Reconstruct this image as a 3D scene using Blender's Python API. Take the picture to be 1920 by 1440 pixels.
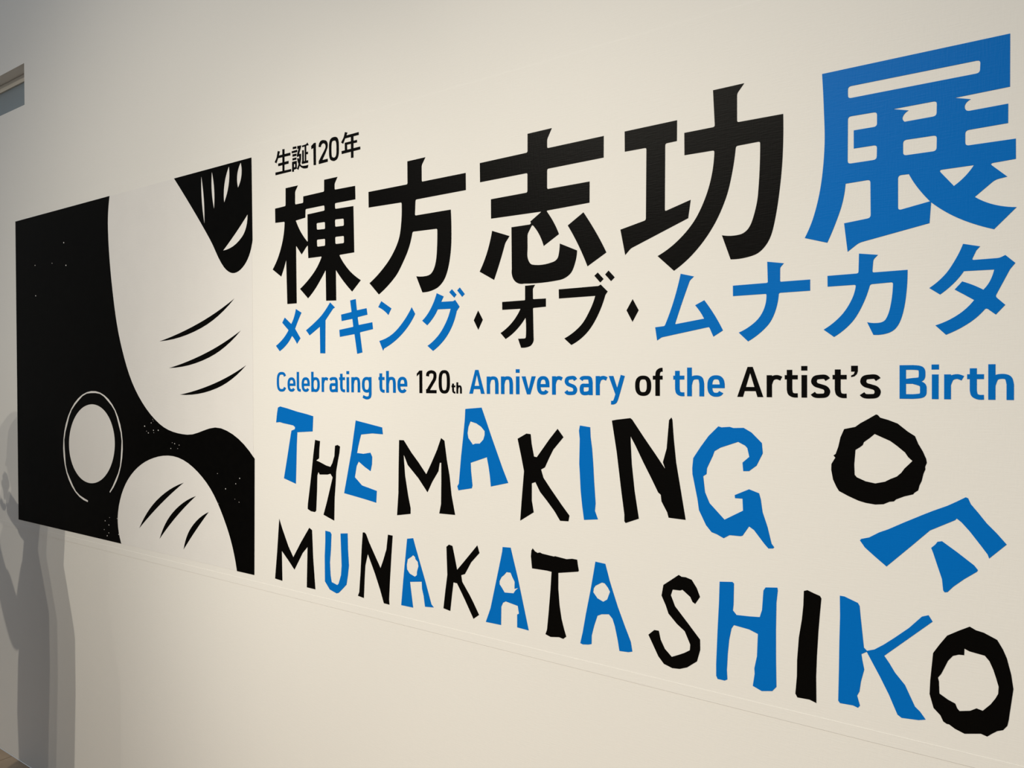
import bpy, bmesh, math
from mathutils import Vector, Matrix
from mathutils.geometry import delaunay_2d_cdt

scene = bpy.context.scene
col = scene.collection
for o in list(bpy.data.objects):
    bpy.data.objects.remove(o)

# ---------------------------------------------------------------- camera
# world: X runs along the wall (right positive), Y into the wall, Z up; wall face at Y = 0, floor at Z = 0
yaw, pitch, roll = math.radians(35.365), math.radians(0.5457), math.radians(-0.2549)
fw = Vector((-math.sin(yaw)*math.cos(pitch), math.cos(yaw)*math.cos(pitch), -math.sin(pitch)))
rt = fw.cross(Vector((0, 0, 1))).normalized()
up = rt.cross(fw)
r2 = rt*math.cos(roll) + up*math.sin(roll)
u2 = up*math.cos(roll) - rt*math.sin(roll)
cam = bpy.data.objects.new('camera', bpy.data.cameras.new('camera'))
col.objects.link(cam)
cam.matrix_world = Matrix(((r2.x, u2.x, -fw.x, 0), (r2.y, u2.y, -fw.y, -1.3765),
                           (r2.z, u2.z, -fw.z, 1.55), (0, 0, 0, 1)))
cam.data.sensor_width = 36
cam.data.lens = 36*1443/1920
cam.data.clip_start = 0.02
scene.camera = cam

# ---------------------------------------------------------------- world, lights, exposure
w = bpy.data.worlds.new('room_ambient'); scene.world = w
w.use_nodes = True
w.node_tree.nodes['Background'].inputs[0].default_value = (0.90, 1.0, 1.12, 1)
w.node_tree.nodes['Background'].inputs[1].default_value = 0.30
scene.view_settings.view_transform = 'Standard'
scene.view_settings.look = 'None'
scene.view_settings.exposure = 0.03
scene.view_settings.gamma = 1.0
scene.view_settings.use_curve_mapping = False

def spot(name, loc, target, power, size=60, blend=0.8, radius=0.05, color=(1.0, 0.935, 0.80)):
    l = bpy.data.lights.new(name, 'SPOT')
    l.energy = power; l.color = color; l.spot_size = math.radians(size); l.spot_blend = blend
    l.shadow_soft_size = radius
    o = bpy.data.objects.new(name, l); col.objects.link(o)
    o.location = loc
    o.rotation_euler = (Vector(target) - Vector(loc)).to_track_quat('-Z', 'Y').to_euler()
    return o
# ceiling spotlights behind and above the photographer, aimed at the wall
spot('ceiling_spot', (-1.20, -4.40, 4.30), (-1.40, 0, 0.30), 385, 70, 1.0, 0.03)
spot('ceiling_spot', (-2.30, -4.40, 4.30), (-0.80, 0, 0.85), 265, 35, 1.0, 0.03)
spot('ceiling_spot', (0.00, -4.40, 4.30), (-3.60, 0, 1.50), 155, 45, 1.0, 0.03)
spot('ceiling_spot', (-3.50, -4.40, 4.30), (-0.25, 0, 0.30), 465, 45, 1.0, 0.03)
spot('ceiling_spot', (0.60, -4.40, 4.30), (-3.00, 0, 1.50), 215, 33, 1.0, 0.03)
spot('ceiling_spot', (-3.20, -4.40, 4.30), (-0.20, 0, 1.50), 45, 45, 1.0, 0.03)

# ---------------------------------------------------------------- materials
def mat(name, base, rough=0.5, spec=0.5, weave=0.0, mottling=0.0, mott_scale=3.0):
    m = bpy.data.materials.new(name); m.use_nodes = True
    nt = m.node_tree; b = nt.nodes['Principled BSDF']
    b.inputs['Base Color'].default_value = (*base, 1)
    b.inputs['Roughness'].default_value = rough
    b.inputs['Specular IOR Level'].default_value = spec
    tc = nt.nodes.new('ShaderNodeTexCoord')
    if mottling:
        n = nt.nodes.new('ShaderNodeTexNoise'); n.inputs['Scale'].default_value = mott_scale; n.inputs['Detail'].default_value = 5
        nt.links.new(tc.outputs['Object'], n.inputs['Vector'])
        mx = nt.nodes.new('ShaderNodeMix'); mx.data_type = 'RGBA'
        mx.inputs[6].default_value = (*[c*(1-mottling) for c in base], 1)
        mx.inputs[7].default_value = (*[min(1, c*(1+mottling)) for c in base], 1)
        nt.links.new(n.outputs['Fac'], mx.inputs[0]); nt.links.new(mx.outputs[2], b.inputs['Base Color'])
    if weave:
        # woven cloth relief of the printed wall covering: short vertical and horizontal threads
        w1 = nt.nodes.new('ShaderNodeTexNoise'); w2 = nt.nodes.new('ShaderNodeTexNoise')
        for q, sc in ((w1, (420, 1, 45)), (w2, (45, 1, 420))):
            mp = nt.nodes.new('ShaderNodeMapping'); mp.inputs['Scale'].default_value = sc
            q.inputs['Scale'].default_value = 1.0; q.inputs['Detail'].default_value = 1
            nt.links.new(tc.outputs['Object'], mp.inputs['Vector']); nt.links.new(mp.outputs[0], q.inputs['Vector'])
        ad = nt.nodes.new('ShaderNodeMath'); ad.operation = 'ADD'
        nt.links.new(w1.outputs['Fac'], ad.inputs[0]); nt.links.new(w2.outputs['Fac'], ad.inputs[1])
        bp = nt.nodes.new('ShaderNodeBump'); bp.inputs['Strength'].default_value = weave; bp.inputs['Distance'].default_value = 0.0006
        nt.links.new(ad.outputs[0], bp.inputs['Height']); nt.links.new(bp.outputs[0], b.inputs['Normal'])
    return m
M = {
    'wall': mat('white_wall_covering', (0.83, 0.80, 0.75), 0.38, 0.045, weave=0.25, mottling=0.012),
    'black': mat('black_print', (0.0022, 0.0018, 0.0014), 0.38, 0.045, weave=0.25),
    'blue': mat('blue_print', (0.001, 0.15, 0.53), 0.38, 0.045, weave=0.25),
    'ink': mat('black_woodcut_ink', (0.002, 0.0018, 0.0015), 0.4, 0.03, mottling=0.5, mott_scale=40),
    'paper': mat('print_paper', (0.80, 0.77, 0.735), 0.4, 0.03, weave=0.25, mottling=0.03, mott_scale=12),
    'frame': mat('beige_painted_frame', (0.66, 0.60, 0.50), 0.5),
    'pane': mat('blue_grey_glass', (0.24, 0.28, 0.30), 0.15, 0.6),
    'floor': mat('brown_oak_floor', (0.42, 0.31, 0.21), 0.45, 0.5, mottling=0.25, mott_scale=14),
    'joint': mat('dark_floor_joint', (0.05, 0.035, 0.025), 0.8),
    'skin': mat('skin', (0.60, 0.38, 0.28), 0.5),
    'coat': mat('charcoal_wool', (0.045, 0.045, 0.055), 0.9, 0.2, mottling=0.2, mott_scale=60),
    'hair': mat('dark_hair', (0.02, 0.014, 0.01), 0.5),
    'shoe': mat('black_leather', (0.015, 0.013, 0.012), 0.35),
}

# ---------------------------------------------------------------- mesh helpers
def link(name, me, m, parent=None):
    o = bpy.data.objects.new(name, me); col.objects.link(o)
    if m: me.materials.append(M[m])
    if parent: o.parent = parent
    return o
def tag(o, label=None, cat=None, group=None, kind=None):
    if label: o['label'] = label
    if cat: o['category'] = cat
    if group: o['group'] = group
    if kind: o['kind'] = kind
    return o
def boxes(name, bs, m, parent=None):
    """bs: list of (x0,x1,y0,y1,z0,z1)"""
    bm = bmesh.new()
    for x0, x1, y0, y1, z0, z1 in bs:
        v = [bm.verts.new((x, y, z)) for x in (x0, x1) for y in (y0, y1) for z in (z0, z1)]
        for f in ((0,1,3,2), (4,6,7,5), (0,4,5,1), (2,3,7,6), (0,2,6,4), (1,5,7,3)):
            bm.faces.new([v[i] for i in f])
    bmesh.ops.recalc_face_normals(bm, faces=bm.faces)
    me = bpy.data.meshes.new(name); bm.to_mesh(me); bm.free()
    return link(name, me, m, parent)
def smooth(pts):
    """pts: list of (x, z, is_smooth); smooth points are joined by a Hermite spline, the others are corners"""
    n = len(pts); out = []
    def tangent(i, side):
        p, a, b = pts[i], pts[i-1], pts[(i+1) % n]
        if p[2]:
            dx, dz = b[0]-a[0], b[1]-a[1]
        elif side > 0:
            dx, dz = b[0]-p[0], b[1]-p[1]
        else:
            dx, dz = p[0]-a[0], p[1]-a[1]
        l = math.hypot(dx, dz) or 1
        return dx/l, dz/l
    for i in range(n):
        p, q = pts[i], pts[(i+1) % n]
        out.append((p[0], p[1]))
        if p[2] or q[2]:
            L = math.hypot(q[0]-p[0], q[1]-p[1])
            t0, t1 = tangent(i, 1), tangent((i+1) % n, -1)
            if not p[2]:   # leave a corner heading for the smooth neighbour's tangent
                k = (2*(q[0]-p[0])/L - t1[0], 2*(q[1]-p[1])/L - t1[1]); t0 = k
            if not q[2]:
                t1 = (2*(q[0]-p[0])/L - t0[0], 2*(q[1]-p[1])/L - t0[1])
            for s in (1/6, 2/6, 3/6, 4/6, 5/6):
                h0, h1, h2, h3 = 2*s**3-3*s*s+1, s**3-2*s*s+s, -2*s**3+3*s*s, s**3-s*s
                out.append((h0*p[0]+h1*L*t0[0]+h2*q[0]+h3*L*t1[0], h0*p[1]+h1*L*t0[1]+h2*q[1]+h3*L*t1[1]))
    return out
def area(p):
    return sum(p[i-1][0]*p[i][1]-p[i][0]*p[i-1][1] for i in range(len(p)))/2
def fillet(p, r, concave):
    """round the inner (concave) corners of a counter-clockwise outline, as the cut lettering has them"""
    n = len(p); out = []
    for i in range(n):
        a, b, c = p[i-1], p[i], p[(i+1) % n]
        u = (a[0]-b[0], a[1]-b[1]); v = (c[0]-b[0], c[1]-b[1])
        lu, lv = math.hypot(*u), math.hypot(*v)
        cr = (b[0]-a[0])*(c[1]-b[1])-(b[1]-a[1])*(c[0]-b[0])
        ok = (cr < 0) == concave and lu > 1.2*r and lv > 1.2*r and abs(cr) > 0.35*lu*lv
        if not ok:
            out.append(b); continue
        u = (u[0]/lu, u[1]/lu); v = (v[0]/lv, v[1]/lv)
        for s in (0, .25, .5, .75, 1):
            k0, k1 = (1-s)**2, s*s
            out.append((b[0]+u[0]*r*k0+v[0]*r*k1, b[1]+u[1]*r*k0+v[1]*r*k1))
    return out
def outline(s):
    s = s.lstrip('!'); pts = []
    for t in s.split():
        x, z = t.lstrip('~').split(',')
        pts.append((float(x), float(z), t[0] == '~'))
    return smooth(pts)
def cutout(name, solids, holes, y_back, y_front, m, parent=None, origin=None):
    """union of the solids minus the holes (mm on the wall) as one thin sheet standing off the wall"""
    vs, fs = [], []
    for p in solids + holes:
        p = list(p)
        if area(p) < 0: p.reverse()
        fs.append(list(range(len(vs), len(vs)+len(p)))); vs += [Vector(q) for q in p]
    ns = len(solids)
    V, _, F, _, _, OF = delaunay_2d_cdt(vs, [], fs, 0, 1e-3, False)
    polys = [[vs[i] for i in f] for f in fs]
    bbs = [(min(q.x for q in p), max(q.x for q in p), min(q.y for q in p), max(q.y for q in p)) for p in polys]
    def inside(i, x, y):
        b = bbs[i]
        if x < b[0] or x > b[1] or y < b[2] or y > b[3]: return False
        r, p = False, polys[i]
        for k in range(len(p)):
            a, c = p[k-1], p[k]
            if (a.y > y) != (c.y > y) and x < (c.x-a.x)*(y-a.y)/(c.y-a.y)+a.x: r = not r
        return r
    tri = []
    for f in F:
        x = sum(V[i].x for i in f)/3; y = sum(V[i].y for i in f)/3
        if any(inside(i, x, y) for i in range(ns)) and not any(inside(i, x, y) for i in range(ns, len(polys))):
            tri.append(list(f))
    if origin is None:
        xs = [v.x for v in V]; zs = [v.y for v in V]
        origin = ((min(xs)+max(xs))/2000, 0, min(zs)/1000)
    ox, oy, oz = origin
    bm = bmesh.new()
    fr = {}; bk = {}
    def g(d, i, y):
        if i not in d: d[i] = bm.verts.new((V[i].x/1000-ox, y-oy, V[i].y/1000-oz))
        return d[i]
    edges = {}
    for f in tri:
        bm.faces.new([g(fr, i, y_front) for i in f])
        bm.faces.new([g(bk, i, y_back) for i in reversed(f)])
        for a, b in zip(f, f[1:]+f[:1]):
            if (b, a) in edges: del edges[(b, a)]
            else: edges[(a, b)] = 1
    for a, b in edges:
        bm.faces.new((fr[b], fr[a], bk[a], bk[b]))
    me = bpy.data.meshes.new(name); bm.to_mesh(me); bm.free()
    o = link(name, me, m, parent)
    if parent is None: o.location = origin
    return o
def empty(name, loc):
    e = bpy.data.objects.new(name, None); col.objects.link(e); e.location = loc
    e.empty_display_size = 0.05
    return e

# ---------------------------------------------------------------- the room
OX0, OX1, OZ0, OZ1 = -6.2, -3.333, 2.633, 2.797          # high slot window left of the print
wall = boxes('wall_back', [(-8, OX0, 0, .25, 0, 5.2), (OX1, 4, 0, .25, 0, 5.2), (OX0, OX1, 0, .25, 0, OZ0), (OX0, OX1, 0, .25, OZ1, 5.2)], 'wall')
tag(wall, 'tall white wall with woven covering carrying the lettering', kind='structure')
# courses of the printed covering: the middle course lies proud, its lower edge overlapped by a narrow joint strip
S0, S1, S2 = 0.9433, 0.9633, 2.2168
boxes('covering_strip', [(-7.9, 3.9, -.0011, .001, S0, S1)], 'wall', wall)
boxes('covering_sheet', [(-7.9, 3.9, -.0006, .001, S1, S2)], 'wall', wall)
win = boxes('window_1', [(OX0, OX1, .046, .075, OZ1-.031, OZ1-.003)], 'frame')
tag(win, 'narrow high slot window with blue-grey glass in the upper left corner', kind='structure')
boxes('pane', [(OX0, OX1, .052, .060, OZ0+.001, OZ1-.031)], 'pane', win)
boxes('sill', [(OX0, OX1, .050, .080, OZ0+.001, OZ0+.012)], 'frame', win)
floor = boxes('floor', [(-8, 4, -6, 0, -.06, -.004)], 'joint')
tag(floor, 'brown wooden floor at the foot of the white wall', kind='structure')
plank_me = None
k = 0
for j in range(30):
    y1 = -.002 - j*.15
    for i in range(9):
        x0 = -8 + i*1.5 - (j % 3)*.5
        if plank_me is None:
            plank = boxes('floor_plank', [(0, 1.497, -.147, 0, -.0045, 0)], 'floor', floor); plank_me = plank.data
            plank.location = (x0, y1, 0)
        else:
            p = bpy.data.objects.new('floor_plank', plank_me); col.objects.link(p); p.parent = floor; p.location = (x0, y1, 0)
for xx, nm in ((-8.12, 'wall_left'),):
    tag(boxes(nm, [(xx, xx+.12, -6, .25, 0, 5.2)], 'wall'), 'white end wall left of the picture', kind='structure')

# ---------------------------------------------------------------- the big print left of the lettering
SHEET = -.0006
ART = [
('paper_ground', 'paper', ['-3422.5,2182.9 -1890.0,2182.5 -1891.2,980.8 -3422.0,982.6']),
('ink_field', 'ink', ['-3422.5,2182.9 -2684.1,2182.8 ~-2697.1,2069.0 ~-2672.0,1863.3 ~-2622.1,1677.1 ~-2528.8,1513.1 ~-2380.9,1401.2 ~-2223.6,1372.8 ~-2046.9,1399.1 -1885.9,1317.2 -1891.2,980.8 -1973.4,980.6 ~-2024.1,1109.9 ~-2122.9,1229.9 ~-2275.0,1298.0 ~-2446.7,1281.1 ~-2581.8,1204.1 ~-2646.8,1088.6 -2627.5,981.6 -3422.0,982.6',
  '!~-2663.9,1323.8 ~-2668.4,1293.0 ~-2680.4,1263.4 ~-2699.3,1236.2 ~-2724.6,1212.4 ~-2754.8,1193.7 ~-2789.1,1180.9 ~-2825.7,1174.5 ~-2862.8,1175.3 ~-2898.3,1183.1 ~-2930.1,1198.0 ~-2957.0,1219.3 ~-2977.2,1245.7 ~-2989.7,1275.8 ~-2993.5,1308.3 ~-2988.3,1341.2 ~-2974.6,1372.6 ~-2953.4,1400.8 ~-2925.6,1424.6 ~-2893.1,1442.5 ~-2857.3,1453.6 ~-2820.3,1457.9 ~-2783.9,1454.9 ~-2750.1,1445.3 ~-2720.6,1429.5 ~-2696.2,1408.1 ~-2678.3,1382.6 ~-2667.3,1354.2',
  '!-2856.8,1103.8 -2889.1,1108.6 -2920.2,1118.2 -2948.7,1132.2 -2974.7,1150.8 -2997.1,1173.1 -3015.1,1198.8 -3028.2,1227.3 -3036.3,1258.0 -3039.4,1289.6 -3036.7,1321.7 -3028.9,1353.4 -3015.9,1383.7 -2997.9,1411.8 -2975.7,1437.3 -2950.2,1459.4 -2921.3,1477.4 -2890.6,1491.4 -2858.3,1500.5 -2825.9,1505.2 -2793.2,1505.1 -2761.7,1500.4 -2731.9,1491.3 -2704.0,1478.1 -2679.3,1461.0 -2657.9,1440.7 -2640.2,1417.6 -2626.2,1392.1 -2616.8,1364.8 -2611.8,1336.1 -2611.6,1306.9 -2615.6,1277.5 -2624.2,1248.8 -2637.0,1221.1 -2654.1,1195.2 -2674.9,1171.6 -2699.1,1150.6 -2703.0,1153.8 -2681.7,1175.3 -2663.0,1198.8 -2644.0,1223.0 -2630.8,1249.9 -2625.7,1278.2 -2622.1,1306.7 -2619.1,1335.4 -2624.6,1363.2 -2636.8,1388.8 -2648.4,1414.0 -2663.3,1437.8 -2685.5,1456.5 -2710.3,1471.7 -2735.3,1486.2 -2763.7,1495.8 -2794.4,1498.4 -2825.2,1498.1 -2856.9,1495.7 -2887.5,1486.6 -2915.1,1471.1 -2943.0,1454.2 -2969.7,1434.2 -2989.4,1408.7 -3003.5,1380.7 -3019.0,1352.0 -3028.8,1321.5 -3027.3,1290.4 -3023.4,1259.9 -3019.5,1229.6 -3007.2,1201.7 -2986.3,1178.2 -2966.0,1156.2 -2943.8,1136.6 -2915.3,1123.7 -2885.0,1116.2 -2855.1,1109.9',
  '!-2420.9,1379.3 -2418.0,1382.2 -2414.8,1379.2 -2417.8,1377.1',
  '!-2392.9,1380.5 -2389.3,1383.6 -2386.2,1380.4 -2389.1,1378.0',
  '!-2475.3,1391.1 -2471.6,1394.3 -2468.1,1391.0 -2471.4,1388.6',
  '!-2417.5,1371.7 -2415.6,1373.4 -2414.0,1371.5 -2415.3,1370.4',
  '!-2434.0,1403.2 -2431.4,1405.6 -2428.6,1403.0 -2431.2,1401.2',
  '!-2423.9,1414.9 -2421.6,1416.7 -2419.7,1414.7 -2421.3,1413.6',
  '!-2452.1,1369.5 -2449.1,1372.4 -2445.9,1369.4 -2448.9,1367.3',
  '!-2461.8,1375.1 -2459.8,1376.8 -2457.9,1374.9 -2459.5,1373.8',
  '!-2419.5,1409.6 -2417.8,1411.1 -2416.3,1409.4 -2417.6,1408.5',
  '!-2655.0,1065.2 -2652.8,1067.3 -2650.8,1065.3 -2652.6,1063.8',
  '!-2645.3,1012.3 -2642.8,1014.6 -2640.4,1012.5 -2642.5,1011.0',
  '!-2647.7,1039.2 -2644.4,1042.1 -2641.3,1039.5 -2644.2,1037.2',
  '!-2724.9,997.5 -2721.6,1000.7 -2718.3,997.9 -2721.3,995.5',
  '!-2646.8,1010.5 -2644.2,1012.8 -2642.2,1010.6 -2644.0,1009.0',
  '!-2706.5,1063.4 -2704.3,1065.3 -2702.2,1063.5 -2704.0,1062.2',
  '!-2737.9,1048.9 -2734.9,1051.9 -2731.7,1049.2 -2734.7,1047.0',
  '!-2744.4,1017.1 -2741.8,1019.5 -2739.3,1017.3 -2741.5,1015.6',
  '!-2713.4,1009.0 -2710.4,1011.6 -2707.5,1009.3 -2710.1,1007.3',
  '!-2712.8,1036.8 -2709.5,1039.9 -2705.9,1037.1 -2709.2,1034.7',
  '!-2063.4,1172.5 -2062.0,1173.9 -2060.7,1172.4 -2061.8,1171.5',
  '!-1982.4,1192.2 -1981.0,1193.6 -1979.8,1192.1 -1980.8,1191.2',
  '!-1978.4,1237.8 -1976.0,1240.2 -1974.0,1237.8 -1975.8,1236.1',
  '!-2068.1,1261.8 -2066.5,1263.5 -2064.9,1261.7 -2066.2,1260.5',
  '!-1959.4,1255.2 -1957.0,1257.8 -1954.5,1255.3 -1956.8,1253.4',
  '!-1962.6,1184.9 -1960.8,1186.8 -1959.0,1184.9 -1960.5,1183.5',
  '!-2029.0,1218.7 -2026.3,1221.5 -2023.7,1218.8 -2026.1,1216.9',
  '!-3255.3,1873.5 -3250.7,1876.5 -3246.7,1872.5 -3250.4,1870.5',
  '!-3023.0,2056.4 -3018.4,2059.3 -3014.3,2055.1 -3018.1,2053.0',
  '!-3257.6,1992.4 -3253.5,1994.9 -3249.9,1991.3 -3253.1,1989.5',
  '!-3007.8,1970.8 -3003.2,1973.8 -2999.2,1969.6 -3002.9,1967.4',
  '!-3115.9,1988.1 -3112.8,1990.1 -3109.9,1987.2 -3112.5,1985.8',
  '!-2310.5,1343.9 -2309.0,1345.5 -2307.2,1343.7 -2308.7,1342.5',
  '!-2280.0,1326.5 -2278.1,1328.3 -2276.4,1326.4 -2277.9,1325.3',
  '!-2319.4,1324.9 -2316.9,1327.2 -2314.5,1324.8 -2316.7,1322.9',
  '!-2297.5,1341.3 -2295.1,1343.6 -2292.4,1341.2 -2294.8,1339.4',
  '!-2272.0,1337.9 -2269.9,1340.0 -2267.5,1337.8 -2269.6,1336.3']),
('ink_wedge', 'ink', ['-2285.5,2182.6 -1890.0,2182.5 -1888.0,1946.0 ~-1918.7,1884.5 ~-1975.0,1858.2 ~-2027.1,1881.5 ~-2093.3,1967.8 ~-2184.3,2073.0',
  '!-2137.6,2167.9 ~-2135.9,2094.3 -2123.0,2019.7 ~-2124.7,2093.1',
  '!-2082.3,2172.2 ~-2084.1,2116.1 -2072.9,2058.6 ~-2071.1,2114.6',
  '!-1996.8,2174.5 ~-2019.8,2125.3 -2021.9,2071.0 ~-1998.9,2120.6',
  '!-1940.2,2176.2 ~-1957.2,2143.1 -1953.8,2105.4 ~-1936.9,2138.7',
  '!-2029.1,1929.3 ~-1936.9,1959.9 -1909.4,2022.1 ~-1966.3,1975.2']),
('ink_stroke', 'ink', ['-2376.6,1669.7 ~-2143.1,1703.9 -1976.0,1783.1 ~-2156.7,1718.7']),
('ink_stroke', 'ink', ['-2322.1,1582.7 ~-2104.0,1612.7 -1946.4,1687.9 ~-2116.8,1627.4']),
('ink_stroke', 'ink', ['-2263.0,1497.8 ~-2067.1,1519.0 -1922.4,1586.3 ~-2078.0,1533.6']),
('ink_stroke', 'ink', ['-2509.8,1048.3 ~-2380.6,1140.1 -2246.4,1220.5 ~-2403.2,1150.2']),
('ink_stroke', 'ink', ['-2386.8,1027.0 ~-2287.8,1110.1 -2180.0,1184.2 ~-2310.7,1118.9']),
('ink_stroke', 'ink', ['-2249.6,1009.6 ~-2182.5,1077.1 -2113.1,1141.0 ~-2206.3,1083.6'])
]
art = empty('art_print', (-2.657, -.0006, .982))
tag(art, 'large square black and white woodcut-style print left of the lettering', 'print')
o0 = tuple(art.location)
for nm, c, polys in ART:
    sol = [outline(p) for p in polys if p[0] != '!']; hol = [outline(p) for p in polys if p[0] == '!']
    yb, yf = (SHEET+.0004, SHEET-.0005) if c == 'paper' else (SHEET-.0003, SHEET-.0009)
    cutout(nm, sol, hol, yb, yf, c, art, o0)

# ---------------------------------------------------------------- lettering cut from film, outlines in mm on the wall
heading = empty('heading_line', (-1.56, -.0006, 1.98))
tag(heading, 'small black heading with the number 120 above the big title, beside the print', 'lettering')
CATS = {'title_character': 'character', 'katakana_character': 'character', 'diamond_dot': 'dot', 'handcut_letter': 'letter'}
def L(name, label, colour, group, r, *polys):
    sol, hol = [], []
    for p in polys:
        q = outline(p); neg = p[0] == '!'
        if area(q) < 0: q.reverse()
        if r: q = fillet(q, r*1.3, not neg)
        (hol if neg else sol).append(q)
    if group == 'heading':
        return cutout(name, sol, hol, SHEET+.0002, SHEET-.0006, colour, heading, tuple(heading.location))
    o = cutout(name, sol, hol, SHEET+.0002, SHEET-.0006, colour)
    return tag(o, label, CATS[name], group)
L('title_character', 'black character with four small square windows, first of the big Japanese title', 'black', 'title characters', 3,
  '-1739.2,2072.7 -1687.7,2072.8 -1699.5,2057.7 -1699.9,2022.6 -1665.9,2022.5 -1665.7,2039.9 -1581.9,2041.0 -1581.6,2072.1 -1530.3,2071.9 -1541.5,2056.0 -1541.6,2040.2 -1464.8,2039.0 -1464.1,2004.6 -1540.8,2005.0 -1540.3,1989.9 -1471.6,1988.4 -1469.5,1870.0 -1525.6,1868.7 ~-1508.8,1845.9 ~-1482.1,1820.1 -1446.3,1797.1 -1478.3,1770.3 ~-1503.8,1793.2 ~-1523.6,1813.5 -1538.8,1831.0 -1538.1,1751.3 -1576.9,1752.9 -1577.9,1834.3 ~-1600.2,1808.0 ~-1623.5,1784.0 -1649.0,1763.7 -1681.5,1791.1 ~-1642.5,1816.4 ~-1613.2,1842.4 -1592.7,1871.2 -1646.7,1871.6 -1648.6,1907.1 -1655.4,1901.8 -1674.1,1884.1 -1697.1,1910.4 -1696.0,1753.0 -1735.4,1753.4 -1739.0,1875.7 ~-1748.7,1853.9 -1761.0,1830.9 -1797.8,1853.5 ~-1773.4,1885.5 ~-1756.3,1921.3 ~-1747.6,1952.3 -1744.4,1981.2 -1784.9,1982.8 -1785.3,2022.4 -1739.8,2023.7',
  '!-1657.0,2004.5 -1581.5,2004.9 -1580.5,1990.8 -1648.9,1989.2 -1648.6,1914.8 ~-1668.8,1935.2 ~-1684.5,1955.7 -1697.5,1978.7 -1658.1,1981.8',
  '!-1612.8,1961.6 -1579.7,1960.9 -1579.1,1942.3 -1611.8,1943.8',
  '!-1540.9,1962.6 -1507.7,1961.0 -1507.1,1942.3 -1540.3,1943.4',
  '!-1612.1,1917.4 -1579.4,1916.5 -1579.5,1897.9 -1611.1,1898.6',
  '!-1540.6,1917.3 -1507.4,1916.2 -1507.2,1897.5 -1540.0,1898.4')
L('title_character', 'black character with one long crossbar over a hooked leg, second in the big title', 'black', 'title characters', 3,
  '-1283.4,2071.3 -1225.6,2071.6 -1237.6,2054.4 -1237.6,2015.4 -1103.4,2015.4 -1103.1,1976.4 -1257.8,1975.8 -1260.1,1937.6 -1148.2,1937.6 ~-1146.6,1894.7 ~-1148.2,1846.9 ~-1157.3,1802.1 ~-1171.7,1774.3 ~-1195.7,1757.8 -1237.2,1752.1 -1256.5,1791.9 ~-1224.8,1790.1 ~-1208.4,1795.4 ~-1197.0,1812.8 ~-1191.3,1841.5 -1189.3,1898.4 -1268.1,1900.0 ~-1279.2,1865.0 ~-1298.3,1831.7 ~-1326.3,1796.1 -1382.4,1756.6 -1415.0,1786.9 ~-1375.8,1812.9 ~-1339.9,1845.6 ~-1313.4,1886.1 ~-1304.4,1928.0 -1303.0,1975.2 -1416.3,1977.4 -1416.6,2016.5 -1283.2,2016.0')
L('title_character', 'black character with two crossbars above slanted dots, middle of the big Japanese title', 'black', 'title characters', 3,
  '-932.3,2072.5 -870.7,2073.0 -882.6,2052.0 -882.7,2032.8 -747.2,2033.8 -747.6,1990.6 -882.9,1989.5 -883.2,1946.5 -780.1,1947.3 -780.5,1904.4 -885.5,1901.5 ~-867.2,1875.0 -854.1,1848.6 -892.1,1827.6 ~-904.0,1854.1 -921.3,1876.3 -933.7,1857.4 ~-933.8,1828.1 ~-933.3,1805.0 ~-921.7,1790.5 -870.5,1791.2 ~-858.7,1796.9 ~-854.3,1807.7 -851.9,1828.5 -810.3,1810.0 ~-814.9,1785.5 ~-827.0,1763.2 ~-853.1,1752.4 -943.5,1751.4 ~-962.3,1754.8 ~-973.3,1767.3 -975.4,1785.6 -975.9,1876.8 -927.4,1877.1 -924.3,1879.7 -926.1,1883.3 -896.8,1901.2 -1031.5,1902.5 -1031.6,1945.5 -933.2,1946.6 -933.0,1988.6 -1062.0,1988.0 -1062.4,2030.9 -932.5,2032.3',
  '-1028.7,1875.0 -981.4,1858.3 -993.0,1844.4 ~-1006.8,1806.6 -1024.1,1765.5 -1064.3,1787.0 ~-1042.9,1828.4',
  '-794.8,1886.4 ~-765.1,1841.1 -742.1,1799.3 -785.7,1775.2 ~-806.8,1820.2 -832.3,1863.9')
L('title_character', 'black title character with an I-beam shape on its left side', 'black', 'title characters', 3,
  '-700.3,2033.9 -590.1,2034.6 -590.5,1995.5 -614.3,1995.0 -615.5,1865.5 -563.2,1880.5 -568.3,1846.8 -687.8,1801.9 -699.9,1790.1 -710.3,1841.3 -655.0,1853.4 -653.4,1993.8 -700.1,1994.2',
  '-519.4,2075.7 -461.5,2075.7 -474.6,2060.2 -474.7,2008.2 -392.8,2007.0 ~-393.6,1938.4 ~-398.5,1880.2 ~-407.1,1824.6 ~-417.0,1791.0 ~-434.4,1770.4 ~-457.1,1763.0 -486.9,1761.9 -503.1,1807.4 ~-469.9,1805.1 ~-454.5,1814.0 ~-444.3,1836.7 ~-436.8,1873.3 -432.9,1966.4 -476.9,1965.9 ~-484.0,1918.2 ~-495.8,1873.9 ~-519.9,1825.4 ~-555.4,1782.1 -597.1,1750.3 -630.6,1781.3 ~-591.8,1804.4 ~-558.0,1837.7 ~-536.0,1876.8 ~-522.4,1919.0 -516.9,1965.2 -575.3,1966.1 -575.5,2007.9 -516.0,2007.9')
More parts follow.
